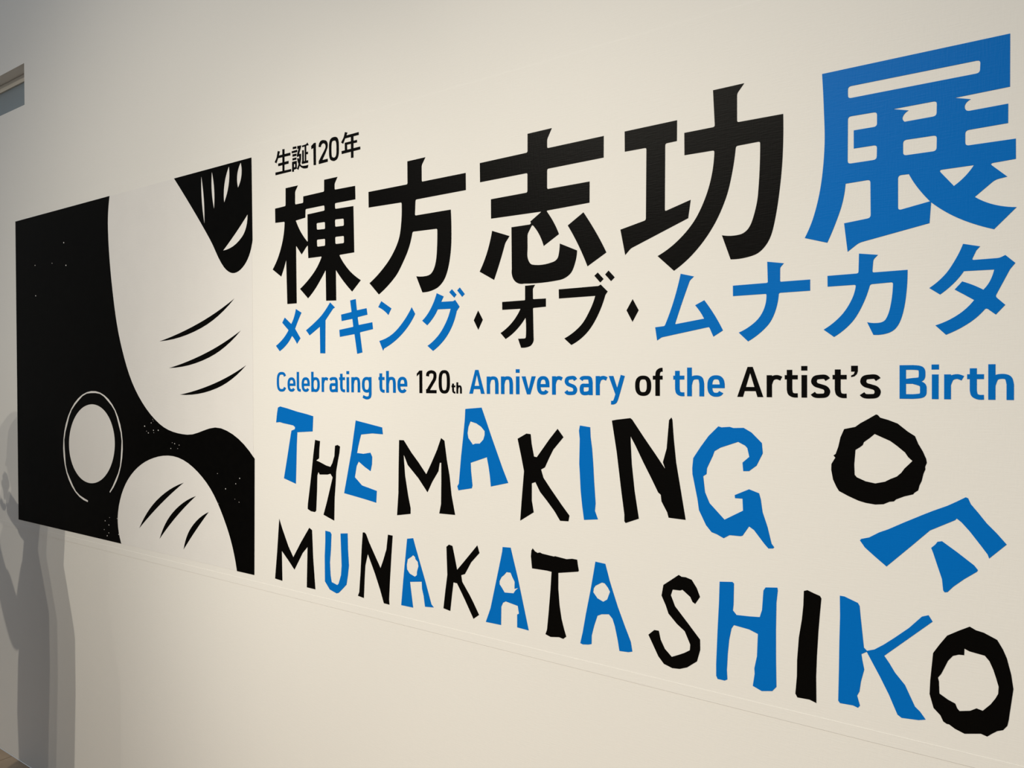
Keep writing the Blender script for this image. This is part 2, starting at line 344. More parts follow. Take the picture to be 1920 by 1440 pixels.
L('title_character', 'huge blue Japanese character in the top right corner of the wall', 'blue', 'title characters', 4,
  '-327.9,2061.4 -59.6,2060.0 -59.7,1980.9 -131.8,1979.5 -110.3,1972.8 ~-117.6,1966.4 ~-117.2,1958.3 -111.3,1955.4 -61.9,1956.0 -62.0,1927.1 -117.6,1926.4 -117.6,1902.7 -52.3,1902.0 -52.2,1871.9 -85.9,1870.4 -62.9,1847.1 -78.3,1844.9 -104.9,1822.5 ~-80.3,1807.6 -51.2,1799.8 -79.7,1770.2 ~-111.1,1783.9 ~-138.7,1800.7 -164.1,1822.2 -166.3,1789.7 -269.8,1769.5 -287.4,1756.3 -292.9,1804.3 -251.8,1808.4 -252.3,1871.3 -290.6,1870.2 ~-295.6,1838.8 ~-305.6,1808.4 -319.7,1774.7 -356.5,1786.6 ~-341.2,1823.4 ~-329.6,1875.5 ~-323.9,1941.3 ~-325.1,2002.8',
  '!-286.9,2031.1 -97.5,2029.9 -98.3,2010.3 -286.9,2011.2',
  '!-286.9,1981.1 -242.3,1980.2 -242.3,1956.3 -277.8,1956.6 -277.8,1926.6 -242.3,1926.3 -242.8,1902.5 -287.4,1902.6',
  '!-218.9,1979.8 -156.1,1980.0 -156.5,1956.4 -201.7,1956.1 ~-204.5,1964.2 -196.1,1973.1',
  '!-204.0,1927.1 -156.1,1926.3 -156.5,1901.7 -204.0,1902.3',
  '!-153.9,1871.2 -106.0,1871.3 ~-117.5,1856.2 -132.7,1843.2',
  '!-211.3,1871.9 -195.6,1871.5 ~-183.6,1848.9 -165.6,1823.9 -211.3,1815.4')
L('katakana_character', 'small blue X-like katakana at the left start of the subtitle', 'blue', 'katakana subtitle characters', 0,
  '-1699.5,1737.5 -1676.5,1726.4 ~-1691.3,1704.5 -1703.6,1683.8 -1681.4,1657.2 -1695.9,1642.5 ~-1705.8,1654.9 -1716.9,1664.8 ~-1738.9,1642.2 -1769.8,1624.1 -1785.9,1639.1 ~-1753.0,1659.5 -1731.3,1681.0 -1757.8,1702.6 -1746.9,1716.5 -1719.4,1697.4 ~-1707.4,1715.9')
L('katakana_character', 'small blue Y-like katakana, second in the subtitle row', 'blue', 'katakana subtitle characters', 0,
  '-1561.8,1747.5 -1543.3,1733.3 -1550.8,1730.1 -1580.2,1701.6 -1581.8,1614.0 -1601.5,1614.7 -1602.3,1685.4 -1643.7,1663.7 -1658.3,1677.8 ~-1621.0,1698.3 ~-1592.1,1717.6')
L('katakana_character', 'small blue katakana with two crossbars, third in the subtitle row', 'blue', 'katakana subtitle characters', 1.5,
  '-1485.6,1748.0 -1465.1,1750.3 -1461.3,1721.4 -1426.1,1724.7 -1423.2,1708.4 -1458.8,1703.8 -1455.1,1683.5 -1406.0,1688.4 -1403.8,1671.2 -1450.7,1664.8 -1442.1,1613.4 -1460.9,1610.3 -1470.4,1661.0 -1525.0,1655.7 -1526.9,1673.9 -1474.5,1679.7 -1477.8,1700.5 -1517.9,1696.6 -1519.8,1713.3 -1480.7,1718.0')
L('katakana_character', 'small blue katakana made of one dot and one long upsweep', 'blue', 'katakana subtitle characters', 0,
  '-1373.9,1739.3 -1339.6,1719.6 -1350.2,1703.7 ~-1365.9,1715.9 -1384.7,1725.1',
  '-1272.0,1718.5 -1260.9,1702.1 ~-1286.6,1670.6 ~-1322.9,1642.3 -1365.6,1621.5 -1368.9,1616.0 -1381.6,1640.7 ~-1337.9,1655.4 ~-1301.3,1683.6')
L('katakana_character', 'blue katakana with two short ticks, just left of the first black diamond', 'blue', 'katakana subtitle characters', 0,
  '-1192.2,1747.1 -1171.0,1738.3 -1178.5,1726.0 -1142.6,1725.4 -1136.3,1727.9 -1123.3,1711.7 -1131.9,1701.9 ~-1145.9,1667.8 ~-1169.3,1637.5 -1204.7,1611.7 -1222.0,1624.0 ~-1186.9,1648.5 ~-1163.2,1679.0 -1150.0,1708.3 -1189.5,1709.0 ~-1202.5,1691.3 -1222.7,1673.0 -1238.4,1684.4 ~-1212.4,1709.9',
  '-1145.7,1753.2 -1132.0,1739.9 -1139.1,1733.3 -1154.0,1746.8',
  '-1122.4,1755.7 -1107.8,1739.8 -1115.6,1733.7 -1130.0,1749.3')
L('diamond_dot', 'black diamond dot left of the two black katakana', 'black', 'katakana subtitle characters', 0,
  '-1069.2,1699.7 -1056.2,1678.5 -1069.1,1656.3 -1081.8,1678.2')
L('katakana_character', 'black katakana with a hooked stem, between the first diamond and its ticked neighbour', 'black', 'katakana subtitle characters', 1.5,
  '-940.4,1746.4 -914.7,1746.7 -920.5,1738.7 -920.2,1716.3 -887.2,1715.7 -887.3,1698.4 -920.3,1697.5 -919.1,1634.0 ~-920.7,1623.3 ~-929.4,1615.4 -951.7,1612.9 -959.5,1632.6 -943.4,1632.6 ~-939.0,1635.5 -939.5,1677.9 ~-964.3,1651.8 -993.1,1633.1 -1006.7,1646.6 ~-975.3,1668.6 -952.5,1697.5 -1001.8,1697.8 -1001.9,1715.1 -940.6,1715.2')
L('katakana_character', 'black katakana with two short ticks at its upper right', 'black', 'katakana subtitle characters', 0,
  '-854.9,1732.7 -760.5,1733.1 -755.2,1735.6 -739.5,1720.7 -744.8,1713.8 ~-763.7,1671.1 ~-789.0,1638.2 -824.9,1615.3 -841.7,1629.3 ~-802.8,1654.1 ~-781.0,1683.9 -767.7,1713.6 -854.6,1713.6',
  '-761.8,1760.5 -748.6,1746.5 -756.3,1739.9 -769.7,1754.4',
  '-737.2,1762.4 -723.4,1747.9 -731.7,1740.7 -745.0,1755.0')
L('diamond_dot', 'black diamond dot right of the two black katakana', 'black', 'katakana subtitle characters', 0,
  '-684.0,1701.7 -671.1,1679.3 -684.5,1657.1 -697.4,1680.3')
L('katakana_character', 'blue triangular katakana right after the second black diamond', 'blue', 'katakana subtitle characters', 2,
  '-583.4,1743.5 -557.2,1736.4 -565.2,1729.5 ~-580.0,1691.2 -595.3,1648.4 -537.5,1656.4 ~-544.9,1669.2 -554.9,1682.2 -537.0,1690.6 ~-517.4,1662.0 -501.5,1633.2 -519.7,1622.4 -527.7,1640.6 -622.8,1624.5 -632.0,1618.8 -636.0,1644.3 -616.3,1645.9 ~-597.9,1692.2')
L('katakana_character', 'large blue cross-shaped katakana with a single curved leg', 'blue', 'katakana subtitle characters', 2,
  '-420.7,1751.6 -391.9,1746.4 -398.3,1739.5 -398.5,1714.5 -347.7,1714.6 -347.7,1695.5 -400.6,1695.2 ~-407.3,1662.0 ~-421.4,1637.5 -455.2,1611.6 -472.1,1628.0 ~-441.9,1646.3 ~-426.8,1667.7 -422.1,1695.0 -482.6,1694.8 -482.7,1713.7 -419.7,1714.2')
L('katakana_character', 'large blue katakana with a hooked right leg, below the huge blue character', 'blue', 'katakana subtitle characters', 2.5,
  '-269.7,1751.5 -241.0,1746.7 -247.9,1739.7 -249.5,1718.5 -197.4,1718.6 ~-199.5,1677.9 ~-205.3,1645.1 ~-214.0,1626.3 ~-226.8,1618.0 -247.9,1616.2 -257.3,1637.3 ~-238.1,1635.7 ~-229.2,1641.0 ~-222.0,1663.5 -218.5,1700.5 -252.8,1699.5 ~-264.4,1666.0 ~-281.1,1638.0 -309.0,1614.7 -325.6,1627.6 ~-298.1,1649.7 ~-281.1,1675.9 -274.4,1700.4 -319.2,1700.3 -319.4,1718.5 -270.5,1718.8')
L('katakana_character', 'rightmost blue katakana with a slanting inner stroke', 'blue', 'katakana subtitle characters', 2.5,
  '-120.3,1752.2 -97.8,1746.1 -102.7,1740.5 -108.9,1726.1 -72.5,1726.1 -65.2,1729.8 -52.6,1716.9 -59.4,1707.8 -78.0,1668.4 -65.2,1655.0 -77.3,1640.9 -89.9,1651.8 ~-111.2,1630.5 -143.4,1612.6 -158.0,1627.8 ~-127.2,1642.9 -105.5,1664.6 ~-117.0,1672.5 -131.6,1682.4 -121.4,1694.3 ~-107.0,1687.7 -93.4,1679.6 ~-85.0,1691.9 -79.4,1709.2 -119.2,1710.0 ~-133.1,1692.1 -151.6,1676.0 -166.5,1687.2 ~-144.9,1706.5 ~-130.2,1729.7')
L('character', None, 'black', 'heading', 0,
  '-1771.9,2180.9 -1762.6,2177.9 -1771.4,2159.4 -1778.0,2147.6 -1785.7,2151.7 -1777.0,2163.4',
  '-1772.1,2167.5 -1718.1,2167.2 -1717.9,2159.6 -1773.8,2160.6',
  '-1752.2,2181.9 -1742.7,2181.3 -1743.8,2119.1 -1752.3,2119.4',
  '-1770.7,2145.6 -1725.8,2145.9 -1725.9,2138.4 -1770.5,2138.2',
  '-1782.8,2122.6 -1715.0,2121.8 -1715.1,2115.3 -1782.4,2115.0')
L('character', None, 'black', 'heading', 0,
  '-1707.8,2180.6 -1692.8,2179.9 -1692.4,2174.1 -1707.9,2174.5',
  '-1712.6,2169.6 -1689.6,2170.0 -1689.4,2163.8 -1712.3,2163.9',
  '-1709.3,2160.6 -1692.2,2160.2 -1692.9,2154.1 -1709.3,2154.3',
  '-1709.4,2149.8 -1692.9,2149.8 -1692.7,2144.0 -1709.4,2144.0',
  '-1711.0,2140.7 -1691.5,2140.2 -1691.4,2118.9 -1703.5,2117.8 -1703.6,2112.7 -1711.3,2113.4',
  '!-1703.3,2132.9 -1698.2,2133.0 -1698.3,2124.5 -1703.4,2124.6',
  '-1688.9,2179.8 -1673.0,2179.0 -1673.6,2174.1 -1681.5,2157.4 -1673.2,2156.5 -1674.0,2142.1 ~-1676.7,2131.5 -1685.3,2114.4 -1691.1,2118.3 ~-1684.4,2130.8 -1681.1,2151.3 -1690.3,2150.4 -1691.0,2155.0 -1683.9,2171.9 -1689.0,2171.9',
  '-1689.6,2146.7 -1683.4,2146.2 ~-1679.7,2134.0 ~-1672.9,2124.9 ~-1663.8,2122.2 -1643.9,2121.7 -1646.8,2113.9 ~-1665.4,2115.7 ~-1677.5,2122.7 ~-1685.9,2133.0',
  '-1670.5,2177.5 -1652.6,2178.3 -1647.3,2181.9 -1642.1,2174.3 -1651.9,2174.2 -1668.2,2172.9',
  '-1659.0,2176.5 -1652.2,2176.3 -1652.7,2132.6 -1658.4,2132.5',
  '-1652.9,2157.5 -1645.3,2157.2 -1645.4,2150.7 -1652.9,2151.3',
  '-1669.0,2164.8 -1662.2,2164.3 -1662.2,2134.1 -1669.3,2134.3',
  '-1671.3,2134.2 -1644.8,2134.3 -1644.6,2127.8 -1670.2,2128.0')
L('character', None, 'black', 'heading', 0,
  '-1632.2,2169.8 -1620.5,2176.1 -1613.5,2175.3 -1613.4,2116.3 -1622.9,2117.3 -1623.3,2163.3 -1631.5,2161.2')
L('character', None, 'black', 'heading', 0,
  '-1602.3,2161.9 ~-1600.1,2171.3 ~-1592.7,2176.9 ~-1582.5,2176.8 ~-1571.0,2172.0 ~-1566.8,2161.5 ~-1569.0,2152.2 -1588.1,2125.2 -1567.1,2125.2 -1566.9,2117.3 -1602.4,2116.8 -1602.3,2124.2 ~-1590.2,2138.3 ~-1576.9,2153.6 ~-1575.4,2160.1 ~-1578.3,2166.0 ~-1584.8,2168.6 ~-1590.6,2166.7 -1593.6,2160.4')
L('character', None, 'black', 'heading', 0,
  '~-1542.3,2177.6 ~-1531.0,2174.4 ~-1525.5,2164.7 ~-1524.3,2149.2 ~-1525.1,2130.1 ~-1530.2,2119.5 ~-1538.7,2115.6 ~-1547.2,2116.0 ~-1557.1,2121.1 ~-1561.3,2131.5 ~-1561.9,2146.1 ~-1561.0,2164.4 ~-1555.2,2174.9',
  '!~-1543.8,2168.1 ~-1537.5,2166.9 ~-1534.0,2159.5 ~-1533.4,2146.0 ~-1534.3,2130.7 ~-1538.6,2124.7 ~-1544.3,2124.2 ~-1550.6,2127.7 ~-1552.4,2136.7 ~-1552.6,2149.3 ~-1551.7,2161.7 ~-1548.8,2167.5')
L('character', None, 'black', 'heading', 0,
  '-1500.9,2182.7 -1491.7,2179.5 -1508.2,2153.5 -1515.5,2158.2 -1505.9,2169.8',
  '-1498.3,2173.0 -1450.6,2173.3 -1450.0,2166.1 -1501.1,2166.1',
  '-1501.9,2155.2 -1456.8,2154.7 -1456.6,2148.1 -1502.0,2149.1',
  '-1501.9,2153.8 -1493.6,2152.3 -1493.1,2136.1 -1501.8,2135.7',
  '-1514.3,2135.9 -1445.3,2135.7 -1444.9,2128.5 -1513.5,2128.2',
  '-1479.1,2165.8 -1469.5,2166.0 -1470.0,2111.8 -1479.2,2112.4')
L('handcut_letter', 'blue hand-cut letter T starting the word THE', 'blue', 'hand-cut letters', 0,
  '-1779.3,1466.5 -1769.6,1469.9 -1740.9,1465.3 -1695.8,1456.7 -1659.1,1451.3 -1631.4,1446.2 -1634.3,1405.3 -1697.2,1400.7 -1699.8,1367.0 -1702.3,1308.3 -1704.7,1258.9 -1755.3,1270.3 -1742.5,1320.6 -1729.7,1372.9 -1721.9,1403.9 -1707.5,1408.6 -1706.4,1414.3 -1714.9,1418.9 -1756.6,1423.7 -1772.0,1426.2 -1787.6,1424.7 -1783.4,1450.2')
L('handcut_letter', 'black hand-cut letter H in the word THE', 'black', 'hand-cut letters', 0,
  '-1624.5,1383.0 -1605.0,1380.5 -1608.0,1357.1 -1609.3,1334.4 -1620.8,1327.8 -1610.1,1325.6 -1582.1,1317.1 -1564.8,1314.2 -1557.1,1324.6 -1549.0,1343.8 -1546.4,1370.8 -1536.8,1373.6 -1527.4,1369.8 -1530.2,1351.8 -1535.5,1332.9 -1542.6,1304.5 -1545.3,1269.3 -1549.1,1233.9 -1551.4,1173.5 -1592.9,1185.1 -1579.6,1219.4 -1565.3,1260.7 -1556.4,1287.1 -1565.0,1296.4 -1575.4,1293.3 -1607.0,1291.1 -1612.2,1297.9 -1616.6,1287.6 -1618.0,1251.7 -1620.1,1220.5 -1622.2,1192.9 -1627.6,1188.8 -1643.7,1189.6 -1656.4,1194.4 -1655.5,1207.7 -1648.6,1244.4 -1639.0,1298.0 -1631.3,1346.3')
L('handcut_letter', 'blue hand-cut letter E ending the word THE', 'blue', 'hand-cut letters', 0,
  '-1467.9,1439.6 -1373.8,1425.0 -1371.5,1408.0 -1408.8,1408.8 -1448.8,1404.3 -1458.7,1376.1 -1463.8,1356.5 -1441.1,1355.5 -1415.6,1359.8 -1409.4,1349.4 -1410.2,1331.4 -1415.4,1313.1 -1435.0,1321.9 -1458.1,1334.8 -1465.7,1323.3 -1472.5,1293.7 -1446.7,1274.6 -1393.8,1264.9 -1396.2,1235.0 -1435.8,1240.4 -1474.6,1245.0 -1512.7,1249.3 -1500.6,1295.8 -1483.4,1363.5')
L('handcut_letter', 'black hand-cut letter M starting the word MAKING', 'black', 'hand-cut letters', 0,
  '-1316.1,1396.1 -1300.7,1396.3 -1276.0,1367.7 -1253.1,1345.4 -1228.2,1318.3 -1210.6,1348.0 -1193.7,1378.4 -1181.2,1406.6 -1171.1,1400.8 -1167.7,1379.7 -1163.8,1355.0 -1156.0,1320.2 -1150.3,1275.0 -1139.7,1230.1 -1187.9,1228.8 -1182.3,1251.4 -1181.0,1308.0 -1181.0,1348.7 -1185.7,1348.4 -1190.0,1328.3 -1209.6,1301.6 -1224.6,1275.7 -1253.3,1306.9 -1287.9,1336.8 -1296.6,1353.6 -1300.9,1360.9 -1301.0,1355.5 -1296.9,1310.2 -1287.0,1261.2 -1279.4,1232.7 -1279.5,1218.7 -1324.4,1210.9 -1319.5,1264.9 -1318.1,1330.5')
L('handcut_letter', 'blue hand-cut letter A in the word MAKING', 'blue', 'hand-cut letters', 0,
  '-1107.7,1476.6 -1060.9,1480.6 -1048.5,1451.8 -1033.7,1416.5 -1019.1,1383.4 -1002.1,1344.9 -987.8,1316.0 -1035.6,1304.4 -1038.0,1326.6 -1041.6,1348.3 -1046.5,1369.4 -1092.9,1354.1 -1092.0,1334.9 -1088.1,1302.7 -1090.2,1296.0 -1129.5,1288.1 -1132.6,1297.1 -1128.0,1303.7 -1121.0,1365.7 -1114.1,1415.2 -1109.4,1452.1',
  '!-1093.1,1448.5 -1076.4,1444.6 -1062.4,1437.4 -1052.4,1427.7 -1052.4,1418.7 -1056.3,1408.5 -1066.5,1399.0 -1079.2,1398.4 -1086.4,1395.6 -1099.8,1410.7 -1101.8,1421.8 -1099.1,1436.1')
L('handcut_letter', 'black hand-cut letter K in the word MAKING', 'black', 'hand-cut letters', 0,
  '-961.9,1414.5 -938.7,1426.7 -927.6,1425.9 -925.2,1405.2 -919.2,1378.1 -911.9,1377.1 -896.1,1396.5 -879.3,1417.4 -859.2,1439.8 -844.8,1422.9 -870.0,1395.8 -879.5,1379.3 -891.5,1356.5 -901.2,1351.4 -895.2,1334.0 -875.1,1309.4 -849.4,1279.7 -831.0,1259.7 -833.4,1247.6 -853.8,1246.5 -868.2,1266.0 -887.1,1286.3 -903.8,1303.0 -915.9,1323.4 -925.2,1320.0 -925.4,1282.9 -920.6,1257.8 -955.9,1236.2 -951.9,1280.5 -945.3,1344.8 -952.6,1377.2')
L('handcut_letter', 'blue hand-cut letter I in the word MAKING', 'blue', 'hand-cut letters', 0,
  '-804.8,1448.6 -780.7,1445.9 -779.7,1425.6 -776.4,1402.6 -773.9,1371.8 -771.9,1335.2 -768.7,1291.1 -770.3,1275.5 -763.4,1258.9 -795.9,1254.5 -800.3,1284.3 -803.5,1313.3 -805.6,1352.2 -806.7,1369.8 -805.3,1420.6 -807.1,1438.1')
L('handcut_letter', 'black hand-cut letter N in the word MAKING', 'black', 'hand-cut letters', 0,
  '-730.7,1460.9 -720.1,1463.1 -689.8,1467.1 -685.7,1464.1 -660.3,1429.7 -636.4,1398.6 -615.8,1371.0 -620.7,1384.0 -612.8,1410.8 -607.8,1465.4 -602.9,1470.6 -601.0,1466.5 -598.2,1429.6 -593.5,1384.7 -584.1,1331.4 -574.7,1277.5 -609.2,1278.1 -612.1,1288.2 -623.8,1308.1 -625.3,1320.7 -630.7,1324.8 -644.5,1350.4 -662.5,1382.4 -678.7,1413.1 -689.3,1430.9 -689.3,1420.0 -687.0,1377.2 -681.0,1323.4 -672.0,1269.7 -700.9,1258.2 -703.6,1261.3 -703.5,1274.5 -710.1,1321.0 -720.3,1399.7')
L('handcut_letter', 'blue hand-cut letter G ending the word MAKING', 'blue', 'hand-cut letters', 0,
  '-510.6,1456.8 -504.5,1455.2 -489.5,1456.6 -482.1,1454.7 -463.6,1455.7 -449.1,1447.7 -430.7,1429.7 -429.1,1411.6 -440.2,1388.9 -453.8,1378.1 -464.3,1377.4 -465.6,1392.7 -453.2,1403.8 -456.8,1419.5 -461.0,1423.8 -473.8,1429.9 -506.5,1417.9 -517.9,1410.8 -521.4,1401.4 -532.4,1378.4 -533.4,1367.2 -539.8,1363.0 -536.4,1333.3 -527.7,1313.6 -499.2,1285.8 -464.8,1305.7 -465.7,1327.4 -479.5,1327.1 -480.1,1332.6 -453.8,1345.3 -435.8,1339.6 -432.8,1329.4 -429.6,1306.5 -420.8,1280.6 -413.8,1252.1 -409.1,1246.1 -411.2,1243.9 -419.4,1242.8 -426.1,1249.7 -444.9,1272.6 -453.9,1278.3 -465.8,1260.2 -469.5,1258.9 -489.9,1258.4 -501.1,1251.5 -514.4,1257.4 -524.0,1260.0 -534.6,1271.9 -548.2,1298.6 -551.1,1319.0 -560.8,1365.2 -561.2,1376.5 -559.2,1395.5 -545.0,1416.9 -529.4,1438.1')
L('handcut_letter', 'black hand-cut ring letter O of the word OF, above the tilted blue F', 'black', 'hand-cut letters', 0,
  '-243.8,1485.4 -241.0,1484.5 -237.6,1480.3 -226.0,1477.0 -211.8,1471.5 -196.7,1458.8 -186.6,1452.1 -181.9,1439.9 -175.5,1428.3 -170.8,1416.8 -169.8,1410.4 -172.1,1404.4 -171.9,1399.7 -174.5,1393.0 -177.1,1381.0 -180.2,1373.7 -182.0,1365.8 -187.6,1361.2 -189.2,1358.7 -202.1,1354.3 -214.0,1348.4 -217.2,1344.9 -223.8,1343.7 -232.6,1338.9 -244.9,1337.2 -259.5,1338.6 -270.9,1341.3 -287.1,1347.9 -301.1,1354.8 -305.2,1361.4 -310.6,1373.5 -313.5,1389.7 -313.2,1399.7 -307.0,1410.8 -310.0,1414.4 -306.4,1417.1 -302.3,1429.2 -298.7,1445.6 -292.9,1459.6 -275.5,1463.9 -267.5,1470.3 -255.0,1478.0',
  '!-246.0,1453.3 -233.7,1447.7 -222.7,1442.8 -212.9,1435.4 -201.0,1425.2 -196.2,1417.7 -190.3,1412.1 -194.1,1407.7 -201.5,1399.5 -206.4,1392.0 -212.9,1385.5 -222.7,1380.6 -230.4,1375.8 -244.9,1371.9 -259.5,1374.2 -273.2,1380.0 -276.6,1384.1 -277.2,1400.7 -275.3,1425.6 -268.6,1430.2 -264.0,1434.2 -262.3,1439.1 -252.7,1446.9')
L('handcut_letter', 'tilted blue hand-cut letter F of the word OF, in two pieces', 'blue', 'hand-cut letters', 0,
  '-268.4,1275.3 -266.5,1277.9 -254.3,1281.8 -239.2,1291.8 -225.5,1298.5 -203.5,1311.4 -175.9,1326.9 -160.7,1335.1 -141.1,1344.8 -129.7,1351.7 -116.3,1360.3 -113.2,1359.0 -109.6,1350.3 -99.7,1337.8 -88.7,1322.9 -75.7,1309.1 -62.9,1293.6 -85.4,1269.5 -87.4,1275.3 -95.2,1286.4 -110.7,1307.7 -121.8,1320.7 -128.6,1326.2 -130.6,1323.4 -165.3,1303.5 -191.4,1275.8 -228.2,1237.4 -246.7,1252.4 -260.7,1264.4',
  '-163.6,1275.9 -157.8,1281.9 -154.9,1286.6 -148.5,1288.3 -127.4,1273.3 -105.1,1256.2 -100.1,1249.8 -101.2,1247.1 -118.4,1233.0 -133.0,1219.1 -141.0,1209.3 -145.0,1208.4 -146.9,1211.0 -148.5,1228.5 -154.8,1248.7 -160.6,1267.7')
L('handcut_letter', 'black hand-cut letter M starting the bottom row word MUNAKATA', 'black', 'hand-cut letters', 0,
  '-1777.1,1154.9 -1763.8,1127.7 -1738.8,1083.2 -1718.0,1055.1 -1685.5,1100.0 -1650.5,1143.9 -1639.5,1138.6 -1635.7,1064.0 -1627.6,980.6 -1662.3,980.8 -1658.1,1091.2 -1678.1,1072.5 -1713.3,1021.6 -1739.2,1044.1 -1767.1,1066.8 -1765.5,982.9 -1797.3,984.6 -1787.9,1056.3')
L('handcut_letter', 'blue hand-cut letter U in the word MUNAKATA', 'blue', 'hand-cut letters', 0,
  '-1586.2,1143.2 -1567.3,1142.1 -1562.5,1136.4 -1564.9,1096.9 -1569.0,1061.1 -1567.0,1028.0 -1562.9,1010.0 -1541.5,1005.4 -1535.8,1010.2 -1526.5,1033.9 -1524.0,1059.5 -1527.4,1142.4 -1500.8,1146.0 -1499.8,1105.2 -1496.6,1063.3 -1500.5,1037.7 -1506.3,1011.8 -1521.8,997.8 -1536.0,985.8 -1544.6,983.1 -1570.3,989.2 -1589.0,1008.0 -1589.2,1074.1 -1586.5,1113.9')
L('handcut_letter', 'black hand-cut letter N in the word MUNAKATA', 'black', 'hand-cut letters', 0,
  '-1444.8,1154.7 -1438.1,1155.4 -1432.8,1151.3 -1422.3,1131.9 -1401.6,1100.7 -1388.7,1081.9 -1382.3,1072.2 -1371.8,1095.4 -1361.3,1122.6 -1355.9,1159.3 -1339.9,1158.7 -1344.9,1106.3 -1350.5,1041.2 -1353.4,998.3 -1352.2,985.6 -1371.4,986.1 -1384.0,1017.5 -1401.9,1055.8 -1427.1,1102.1 -1436.2,1071.6 -1439.2,1037.2 -1442.3,987.5 -1463.9,989.7 -1458.9,1000.0 -1453.8,1050.2 -1449.2,1111.5')
L('handcut_letter', 'blue hand-cut letter A between N and K, first A of MUNAKATA', 'blue', 'hand-cut letters', 0,
  '-1291.3,1156.8 -1271.6,1160.5 -1262.9,1137.0 -1248.1,1099.6 -1233.4,1062.4 -1214.1,1009.7 -1206.8,1003.5 -1234.4,1000.7 -1238.6,1026.1 -1243.5,1042.2 -1244.6,1059.2 -1282.6,1053.1 -1278.9,1029.1 -1272.9,991.9 -1312.2,991.3 -1304.4,1057.5 -1296.2,1119.5',
  '!-1271.9,1119.3 -1265.6,1115.6 -1264.3,1110.5 -1256.8,1104.9 -1254.9,1094.9 -1259.5,1081.1 -1260.1,1072.5 -1266.7,1067.8 -1283.7,1072.9 -1292.1,1082.1 -1293.0,1093.4 -1289.9,1107.1 -1278.3,1114.3')
L('handcut_letter', 'black hand-cut letter K in the word MUNAKATA', 'black', 'hand-cut letters', 0,
  '-1166.5,1152.8 -1158.9,1158.7 -1148.3,1156.9 -1141.4,1130.6 -1134.6,1103.1 -1113.7,1125.3 -1074.9,1167.4 -1068.9,1150.8 -1093.1,1126.3 -1111.5,1096.9 -1122.4,1092.6 -1119.7,1077.7 -1098.1,1050.6 -1086.9,1034.6 -1070.9,1009.8 -1087.1,998.0 -1111.9,1037.6 -1134.8,1071.8 -1145.8,1072.5 -1150.2,1044.0 -1155.9,1004.0 -1176.6,1006.8 -1170.3,1050.0 -1164.1,1087.4 -1165.5,1123.7')
L('handcut_letter', 'blue hand-cut letter A between K and T, second A of MUNAKATA', 'blue', 'hand-cut letters', 0,
  '-1003.8,1172.5 -982.0,1173.7 -975.4,1150.9 -963.1,1109.9 -950.9,1062.4 -934.9,999.9 -965.3,1001.0 -965.2,1029.3 -960.4,1031.8 -963.4,1048.4 -996.0,1052.9 -1003.4,1048.9 -1008.2,1039.1 -1009.1,998.1 -1051.5,997.4 -1038.1,1030.5 -1024.7,1083.3 -1011.5,1135.7 -1004.9,1162.5',
  '!-993.5,1118.3 -982.5,1118.7 -977.7,1109.4 -971.5,1100.1 -972.0,1084.6 -961.6,1088.3 -969.5,1081.6 -974.8,1074.2 -999.0,1072.1 -1005.4,1080.2 -1012.8,1088.6 -1012.8,1095.6 -1007.4,1105.1 -999.9,1111.3')
L('handcut_letter', 'black hand-cut letter T in the word MUNAKATA', 'black', 'hand-cut letters', 0,
  '-923.7,1179.6 -917.4,1173.7 -911.1,1171.4 -904.8,1173.2 -899.6,1171.3 -869.8,1169.1 -866.8,1170.2 -838.6,1167.6 -824.7,1170.3 -812.6,1169.9 -811.0,1158.6 -808.7,1147.4 -811.1,1145.4 -858.8,1135.9 -859.0,1102.0 -856.1,1068.0 -851.2,1039.6 -845.3,1020.0 -839.9,1004.7 -847.4,998.5 -857.4,1000.2 -878.8,996.7 -891.6,1000.0 -887.6,1010.4 -883.7,1044.2 -878.3,1098.9 -875.5,1135.8 -887.4,1136.7 -925.4,1136.2 -928.1,1161.8 -926.9,1174.3')
L('handcut_letter', 'blue hand-cut letter A right of the black T, last of MUNAKATA', 'blue', 'hand-cut letters', 0,
  '-769.6,1171.8 -746.7,1170.3 -737.0,1137.5 -729.7,1117.2 -718.8,1087.8 -704.4,1054.4 -690.2,1023.0 -687.0,1004.5 -695.6,1001.6 -715.5,1000.0 -719.1,1020.6 -725.4,1047.3 -730.8,1061.9 -739.1,1069.5 -755.9,1066.6 -765.3,1061.9 -773.0,1040.2 -778.8,1019.0 -779.2,1001.3 -786.5,998.7 -800.0,996.4 -805.9,997.7 -799.9,1021.7 -792.0,1061.9 -781.3,1110.8 -774.5,1145.3',
  '!-754.7,1131.5 -748.2,1130.5 -740.8,1122.9 -736.2,1115.4 -742.7,1098.7 -752.1,1092.6 -765.2,1097.5 -775.0,1108.4 -773.6,1117.0 -769.8,1122.6')
